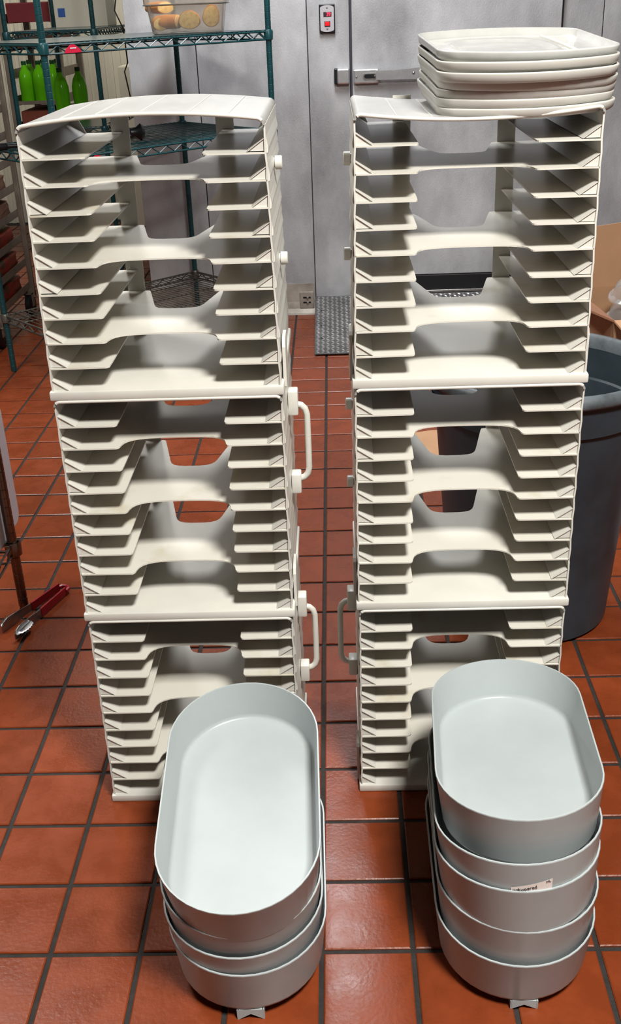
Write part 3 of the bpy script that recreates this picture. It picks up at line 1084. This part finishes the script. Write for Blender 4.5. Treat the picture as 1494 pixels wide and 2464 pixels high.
def bottle(loc, label, s=1.0, rot=(0, 0, 0)):
    t = setp(empty('bottle', loc, rot), label, 'bottle', 'green bottles in the alcove')
    bm = bmesh.new()
    lathe(bm, [(0.030 * s, 0.0), (0.042 * s, 0.004), (0.045 * s, 0.02), (0.043 * s, 0.06), (0.045 * s, 0.10), (0.044 * s, 0.15), (0.034 * s, 0.19), (0.018 * s, 0.215), (0.014 * s, 0.235)], 20, cap0=True, cap1=True)
    obj('body', bm, M_LIME, t, smooth=True, angle=60)
    bm = bmesh.new()
    lathe(bm, [(0.016 * s, 0.232), (0.0165 * s, 0.252), (0.014 * s, 0.255)], 16, cap0=True, cap1=True)
    obj('cap', bm, M_LIMECAP, t, smooth=True, angle=40)
    return t


NB = ['front left', 'front middle', 'front right', 'rear left', 'rear middle', 'rear right']
for k in range(6):
    bottle((cx2 - 0.092 + 0.092 * (k % 3), cy2 - 0.20 + 0.13 * (k // 3), rz(5) + 0.002), 'lime green bottle with dark cap, %s of six in the alcove rack' % NB[k], 1.0)
for k, (bx_, by_) in enumerate(((-1.56, 5.36), (-1.46, 5.40))):
    bottle((bx_, by_, 0.9285), 'lime green bottle on the far green shelf, %s of two' % ('left' if k == 0 else 'right'), 1.0)

# ------------------------------------------------------------------ bread tub on the green rack
tub = setp(empty('food_tub', (-0.535, 3.475, 1.3875), (0, 0, 0.05)), 'cloudy clear plastic tub holding bread on the green shelf', 'tub')


def rrect(a, b, r, z, n=6):
    out = []
    for sx, sy, a0 in ((1, 1, 0), (-1, 1, 90), (-1, -1, 180), (1, -1, 270)):
        for k in range(n + 1):
            t_ = math.radians(a0 + 90 * k / n)
            out.append((sx * (a - r) + r * math.cos(t_), sy * (b - r) + r * math.sin(t_), z))
    return out


bm = bmesh.new()
rings_mesh(bm, [rrect(0.136, 0.100, 0.022, 0.0), rrect(0.143, 0.107, 0.026, 0.004), rrect(0.158, 0.122, 0.028, 0.105), rrect(0.168, 0.132, 0.030, 0.108), rrect(0.170, 0.134, 0.030, 0.20),
                rrect(0.167, 0.131, 0.029, 0.20), rrect(0.165, 0.129, 0.029, 0.111), rrect(0.155, 0.119, 0.027, 0.106), rrect(0.140, 0.104, 0.024, 0.008), rrect(0.130, 0.094, 0.02, 0.006)])
obj('shell', bm, M_TUB, tub, smooth=True, angle=40)
bm = bmesh.new()
rings_mesh(bm, [rrect(0.1605, 0.1245, 0.028, 0.1045), rrect(0.1712, 0.1352, 0.030, 0.1065), rrect(0.1712, 0.1352, 0.030, 0.109), rrect(0.168, 0.132, 0.030, 0.1105)], cap0=False, cap1=False)
obj('rim_line', bm, M_WIRE, tub)


def loaf(loc, rot, L, w, h, label):
    t = setp(empty('bread', loc, rot), label, 'bread', 'bread in the tub')
    sec = []
    for k in range(20):
        a = 2 * PI * k / 20
        zz = math.sin(a)
        sec.append((w * math.cos(a) * (1 if zz < 0 else 0.96), h * (0.5 + (0.5 * zz if zz > 0 else 0.42 * zz))))
    bm = bmesh.new()
    R_ = []
    for f, k in ((0.0, 0.97), (0.02, 1.0), (0.5, 1.03), (0.85, 0.92), (0.97, 0.6), (1.0, 0.25)):
        R_.append([(u * k, L * f, 0.5 * h + (v - 0.5 * h) * k) for u, v in sec])
    rings_mesh(bm, R_)
    obj('crust', bm, M_CRUST, t, smooth=True, angle=60)
    bm = bmesh.new()
    R_ = [[(u * k, -y_, 0.5 * h + (v - 0.5 * h) * k) for u, v in sec] for k, y_ in ((0.95, -0.001), (0.93, 0.002), (0.6, 0.0035))]
    rings_mesh(bm, R_)
    obj('cut_face', bm, M_BREAD, t, smooth=True, angle=60)
    return t


tz = 1.3875 + 0.0095
loaf((-0.520, 3.385, tz), (0, 0, 0.10), 0.15, 0.046, 0.074, 'cut loaf with pale round face in the tub front')
loaf((-0.440, 3.392, tz + 0.004), (0, 0.22, 0.10), 0.14, 0.036, 0.090, 'upright cut loaf at the right end of the tub')
loaf((-0.640, 3.400, tz), (0, 0, 0.25), 0.12, 0.032, 0.052, 'small brown roll at the left end of the tub')
loaf((-0.57, 3.42, tz + 0.004), (0, 0, 1.35), 0.11, 0.045, 0.058, 'pale loaf lying along the middle of the tub')
loaf((-0.625, 3.47, tz + 0.062), (0, 0, 0.7), 0.12, 0.042, 0.05, 'golden loaf on top at the left of the tub')

# ------------------------------------------------------------------ black floor squeegee lying on the green rack
sq = setp(empty('long_brush', (-1.40, 3.02, 0.998), (0, 0, 0)), 'black handled tool with flared head lying on the green shelf', 'tool')
bm = bmesh.new()
tube(bm, [(0.0, 0.0, 0.010), (0.30, 0.13, 0.010), (0.62, 0.268, 0.012)], 0.0095, 10)
obj('shaft', bm, M_BLACKPL, sq, smooth=True, angle=60)
bm = bmesh.new()
tube(bm, [(0.03, 0.013, 0.010), (0.14, 0.061, 0.010), (0.145, 0.063, 0.010)], [0.0155, 0.0155, 0.012], 12)
obj('grip', bm, M_BLACK, sq, smooth=True, angle=60)
bm = bmesh.new()
dx, dy = 0.919, 0.394
tube(bm, [(0.61 + dx * s, 0.264 + dy * s, 0.014 + 0.0 * s) for s in (0.0, 0.022, 0.034, 0.043, 0.056)], [0.014, 0.017, 0.024, 0.030, 0.022], 16)
for v in bm.verts:
    v.co.z = 0.012 + (v.co.z - 0.014) * 1.15 + (0.012 if True else 0)
obj('head', bm, M_BLACKPL, sq, smooth=True, angle=60)

# black cable hanging on the cooler corner
bm = bmesh.new()
tube(bm, [(BOX_L - 0.012, WALL_Y + 0.06, 2.0), (BOX_L - 0.018, WALL_Y + 0.05, 1.6), (BOX_L - 0.045, WALL_Y + 0.04, 1.48), (BOX_L - 0.014, WALL_Y + 0.05, 1.40), (BOX_L - 0.012, WALL_Y + 0.06, 1.25),
          (BOX_L - 0.03, WALL_Y + 0.05, 1.21), (BOX_L - 0.010, WALL_Y + 0.06, 1.05)], 0.0035, 6)
setp(obj('cable', bm, M_CABLE, smooth=True, angle=60), 'thin black cable hanging down the cooler corner', 'cable')

# ------------------------------------------------------------------ chrome shelving and white bin at the left edge
CP = (-0.836, 1.168)
cr = setp(empty('wire_shelving', (CP[0], CP[1], 0)), 'worn chrome wire shelving at the left edge near the tongs', 'shelving')
cpm = post_mesh(1.5, 0.0135, M_CHROMEPOST)
for px, py in ((0, 0), (-0.46, 0), (-0.46, -0.9), (0, -0.9)):
    link('post', cpm, cr, (px, py, 0.012))
    bm = bmesh.new()
    lathe(bm, [(0.012, 0.0), (0.013, 0.004), (0.011, 0.008), (0.011, 0.018)], 12, cap0=True, cap1=True)
    obj('levelling_foot', bm, M_BLACK, cr, (px, py, 0))
for zz in (0.205, 1.1):
    se = empty('shelf', (-0.46, -0.9, zz))
    se.parent = cr
    bm = bmesh.new()
    for a, b in (((0.02, 0), (0.44, 0)), ((0.46, 0.02), (0.46, 0.88)), ((0.44, 0.9), (0.02, 0.9)), ((0, 0.88), (0, 0.02))):
        for z_ in (0.004, -0.024):
            tube(bm, [(a[0], a[1], z_), (b[0], b[1], z_)], 0.0034, 6)
        n = 9
        tube(bm, [(a[0] + (b[0] - a[0]) * i / (2 * n), a[1] + (b[1] - a[1]) * i / (2 * n), -0.022 if i % 2 else 0.002) for i in range(2 * n + 1)], 0.0024, 5)
    obj('truss_frame', bm, M_CHROMEPOST, se)
    bm = bmesh.new()
    for i in range(1, 36):
        tube(bm, [(0, 0.9 * i / 36, 0.007), (0.46, 0.9 * i / 36, 0.007)], 0.0021, 5)
    setp(obj('wire_deck', bm, M_CHROMEPOST, se), kind='stuff')
    bm = bmesh.new()
    lathe(bm, [(0.0145, -0.032), (0.0215, -0.030), (0.0225, 0.006), (0.0205, 0.010), (0.0165, 0.006)], 18)
    cme = to_mesh(bm, 'collar', M_CHROMEPOST, True, 40)
    for px, py in ((0, 0), (0.46, 0), (0.46, 0.9), (0, 0.9)):
        link('collar', cme, se, (px, py, 0))

wb = setp(empty('cutting_board', (-0.853, 0.765, 0.2145)), 'white plastic cutting board on edge behind the chrome post', 'board')
pl = []
y0, y1, z1, r_ = 0.0, 0.545, 0.345, 0.03
for cx_, cy_, a0 in ((y1 - r_, z1 - r_, 0), (y0 + r_, z1 - r_, 90), (y0 + r_, r_, 180), (y1 - r_, r_, 270)):
    for k in range(9):
        a = math.radians(a0 + 90 * k / 8)
        pl.append((cx_ + r_ * math.cos(a), cy_ + r_ * math.sin(a)))
bm = bmesh.new()
prism(bm, pl, -0.010, 0.0, 'x')
obj('slab', bm, M_WHITE, wb)

# ------------------------------------------------------------------ tongs on the floor
tn = setp(empty('tongs', (-0.752, 1.252, 0.0)), 'steel kitchen tongs with red vinyl grips lying on the tiles', 'tongs')


def strip(bm, pts, halfh, thick, lift):
    # pts: (x, y) centre line, standing strip of height 2*halfh
    n = len(pts)
    rings = []
    for i, (px, py) in enumerate(pts):
        a = Vector(pts[max(i - 1, 0)])
        b = Vector(pts[min(i + 1, n - 1)])
        t_ = (b - a).normalized()
        nrm = Vector((-t_.y, t_.x))
        h = halfh[i]
        l = lift[i]
        rings.append([(px + nrm.x * thick, py + nrm.y * thick, l), (px - nrm.x * thick, py - nrm.y * thick, l), (px - nrm.x * thick, py - nrm.y * thick, l + 2 * h), (px + nrm.x * thick, py + nrm.y * thick, l + 2 * h)])
    rings_mesh(bm, rings)


NA = 8
for s, tipx, tipy in ((-1, -0.110, -0.205), (1, -0.064, -0.246)):
    f = [k / NA for k in range(NA + 1)]
    sx_, sy_ = (-0.008, 0.012) if s < 0 else (0.016, -0.010)
    mid = [(sx_ + (tipx - sx_) * q, sy_ + (tipy - sy_) * q) for q in f]
    bm = bmesh.new()
    g = [p for p, q in zip(mid, f) if q <= 0.5]
    strip(bm, g, [0.011 + 0.003 * q for q in f if q <= 0.5], 0.0024, [0.003] * len(g))
    if s > 0:
        tube(bm, [(0.016, -0.010, 0.012), (0.020, 0.004, 0.012), (0.013, 0.017, 0.012), (0.0, 0.020, 0.012), (-0.008, 0.012, 0.012)], 0.006, 8)
    obj('red_grip', bm, M_RED, tn)
    bm = bmesh.new()
    g = [(sx_ + (tipx - sx_) * q, sy_ + (tipy - sy_) * q) for q in (0.48, 0.6, 0.7, 0.8, 0.9, 0.97, 1.0)]
    strip(bm, g, [0.011, 0.0125, 0.0145, 0.0165, 0.017, 0.013, 0.007], 0.0012, [0.004, 0.004, 0.003, 0.001, 0.001, 0.003, 0.006])
    arm = obj('arm', bm, M_STEEL, tn)
    # scooped scalloped end: a curved blade turned inwards
    bm = bmesh.new()
    tip = Vector((tipx, tipy))
    st_ = Vector(mid[4])
    t_ = (tip - st_).normalized()
    nr = Vector((-t_.y, t_.x)) * s
    rows = []
    for i in range(15):
        q = 0.45 + 0.55 * i / 14
        c = st_ + (tip - st_) * q
        wv = 0.020 * math.sin(PI * min(1, (i + 2) / 16)) ** 0.5 + (0.0016 if i % 2 else -0.0016)
        if i == 14:
            wv = 0.008
        rows.append([(c.x, c.y, 0.0215), (c.x + nr.x * wv * 0.5, c.y + nr.y * wv * 0.5, 0.0245), (c.x + nr.x * wv, c.y + nr.y * wv, 0.021),
                     (c.x + nr.x * wv, c.y + nr.y * wv, 0.020), (c.x + nr.x * wv * 0.5, c.y + nr.y * wv * 0.5, 0.0235), (c.x, c.y, 0.0205)])
    rings_mesh(bm, rows)
    obj('scalloped_end', bm, M_STEEL, arm, smooth=True, angle=50)

# ------------------------------------------------------------------ bins and boxes on the right
cn = setp(empty('waste_bin', (0.545, 1.140, 0)), 'large round charcoal waste bin behind the right tower', 'bin')
bm = bmesh.new()
lathe(bm, [(0.19, 0.0), (0.203, 0.003), (0.211, 0.012), (0.245, 0.572), (0.246, 0.575), (0.262, 0.585), (0.266, 0.662), (0.258, 0.66), (0.254, 0.60), (0.205, 0.02), (0.19, 0.014)], 72, cap0=True, cap1=True)
obj('shell', bm, M_CAN, cn, smooth=True, angle=30)
bm = bmesh.new()
lathe(bm, [(0.257, 0.655), (0.266, 0.655), (0.278, 0.660), (0.282, 0.668), (0.281, 0.680), (0.274, 0.689), (0.265, 0.690), (0.258, 0.682), (0.257, 0.655)], 72)
obj('rim', bm, M_CANRIM, cn, smooth=True, angle=50)
for s in (-1, 1):
    bm = bmesh.new()
    tube(bm, [(-0.05, 0.262 * s, 0.63), (-0.045, 0.295 * s, 0.61), (0.045, 0.295 * s, 0.61), (0.05, 0.262 * s, 0.63)], 0.011, 8)
    obj('carry_handle', bm, M_CAN, cn, rot=(0, 0, PI / 2), smooth=True, angle=60)

pb = setp(empty('bucket', (1.045, 1.44, 0)), 'pale plastic bucket with dark rim at the right edge', 'bucket')
bm = bmesh.new()
lathe(bm, [(0.13, 0.0), (0.14, 0.003), (0.146, 0.012), (0.165, 0.27), (0.161, 0.27), (0.142, 0.015), (0.13, 0.010)], 40, cap0=True, cap1=True)
obj('shell', bm, M_WHITE, pb, smooth=True, angle=40)
bm = bmesh.new()
lathe(bm, [(0.160, 0.235), (0.176, 0.235), (0.180, 0.262), (0.187, 0.268), (0.187, 0.288), (0.178, 0.292), (0.160, 0.284)], 40)
obj('rim_band', bm, M_CAN, pb, smooth=True, angle=30)

cb = setp(empty('open_carton', (1.08, 1.98, 0), (0, 0, 0.10)), 'open brown cardboard box standing behind the charcoal bin', 'box')
HB, a, b = 0.60, 0.22, 0.20
bm = bmesh.new()
for q in ((-a, a, -b, -b + .005), (-a, a, b - .005, b), (-a, -a + .005, -b, b), (a - .005, a, -b, b)):
    box(bm, *q, 0, HB)
box(bm, -a, a, -b, b, 0, 0.005)
obj('body', bm, M_CARD, cb)
fl = bmesh.new()
prism(fl, [(-a, 0), (a, 0), (a - 0.01, 0.20), (0.02, 0.215), (-a + 0.03, 0.195), (-a + 0.0, 0.188), (-a + 0.006, 0.10)], -0.003, 0.003, 'y')
obj('flap', fl, M_CARD, cb, (0.02, b, HB), (-0.12, 0, 0))
fl = bmesh.new()
prism(fl, [(-b, 0), (b, 0), (b - 0.01, 0.14), (-b + 0.015, 0.15)], -0.003, 0.003, 'x')
obj('flap', fl, M_CARDIN, cb, (-a, 0, HB), (0, -1.15, 0))
fl = bmesh.new()
prism(fl, [(-a, 0), (a, 0), (a - 0.01, 0.17), (-a + 0.012, 0.17)], -0.003, 0.003, 'y')
obj('flap', fl, M_CARD, cb, (0, -b, HB), (1.75, 0, 0))
for k, (dz, lab) in enumerate(((0.0, 'lower clear plastic dome lid in the open cardboard box'), (0.075, 'upper clear plastic dome lid in the open cardboard box'))):
    bm = bmesh.new()
    lathe(bm, [(0.092, 0.0), (0.090, 0.006), (0.075, 0.012), (0.066, 0.04), (0.05, 0.055), (0.0005, 0.058), (0.0005, 0.0565), (0.049, 0.0535), (0.0645, 0.039), (0.0735, 0.0105), (0.088, 0.0)], 36)
    o = obj('dome_lid', bm, M_CLEAR, None, (0.985 + 0.01 * k, 1.93, 0.555 + dz), (0.15, -0.12, 0), True)
    setp(o, lab, 'lid', 'clear lids in the box')

bm = bmesh.new()
prism(bm, [(0, 0), (0.30, 0.02), (0.31, 0.26), (0.16, 0.27), (0.01, 0.24)], 0.0, 0.004)
setp(obj('flat_cardboard', bm, M_CARD, None, (0.27, 2.12, 0.001), (0, 0, 0.1)), 'flattened piece of cardboard on the floor behind the charcoal bin', 'cardboard')
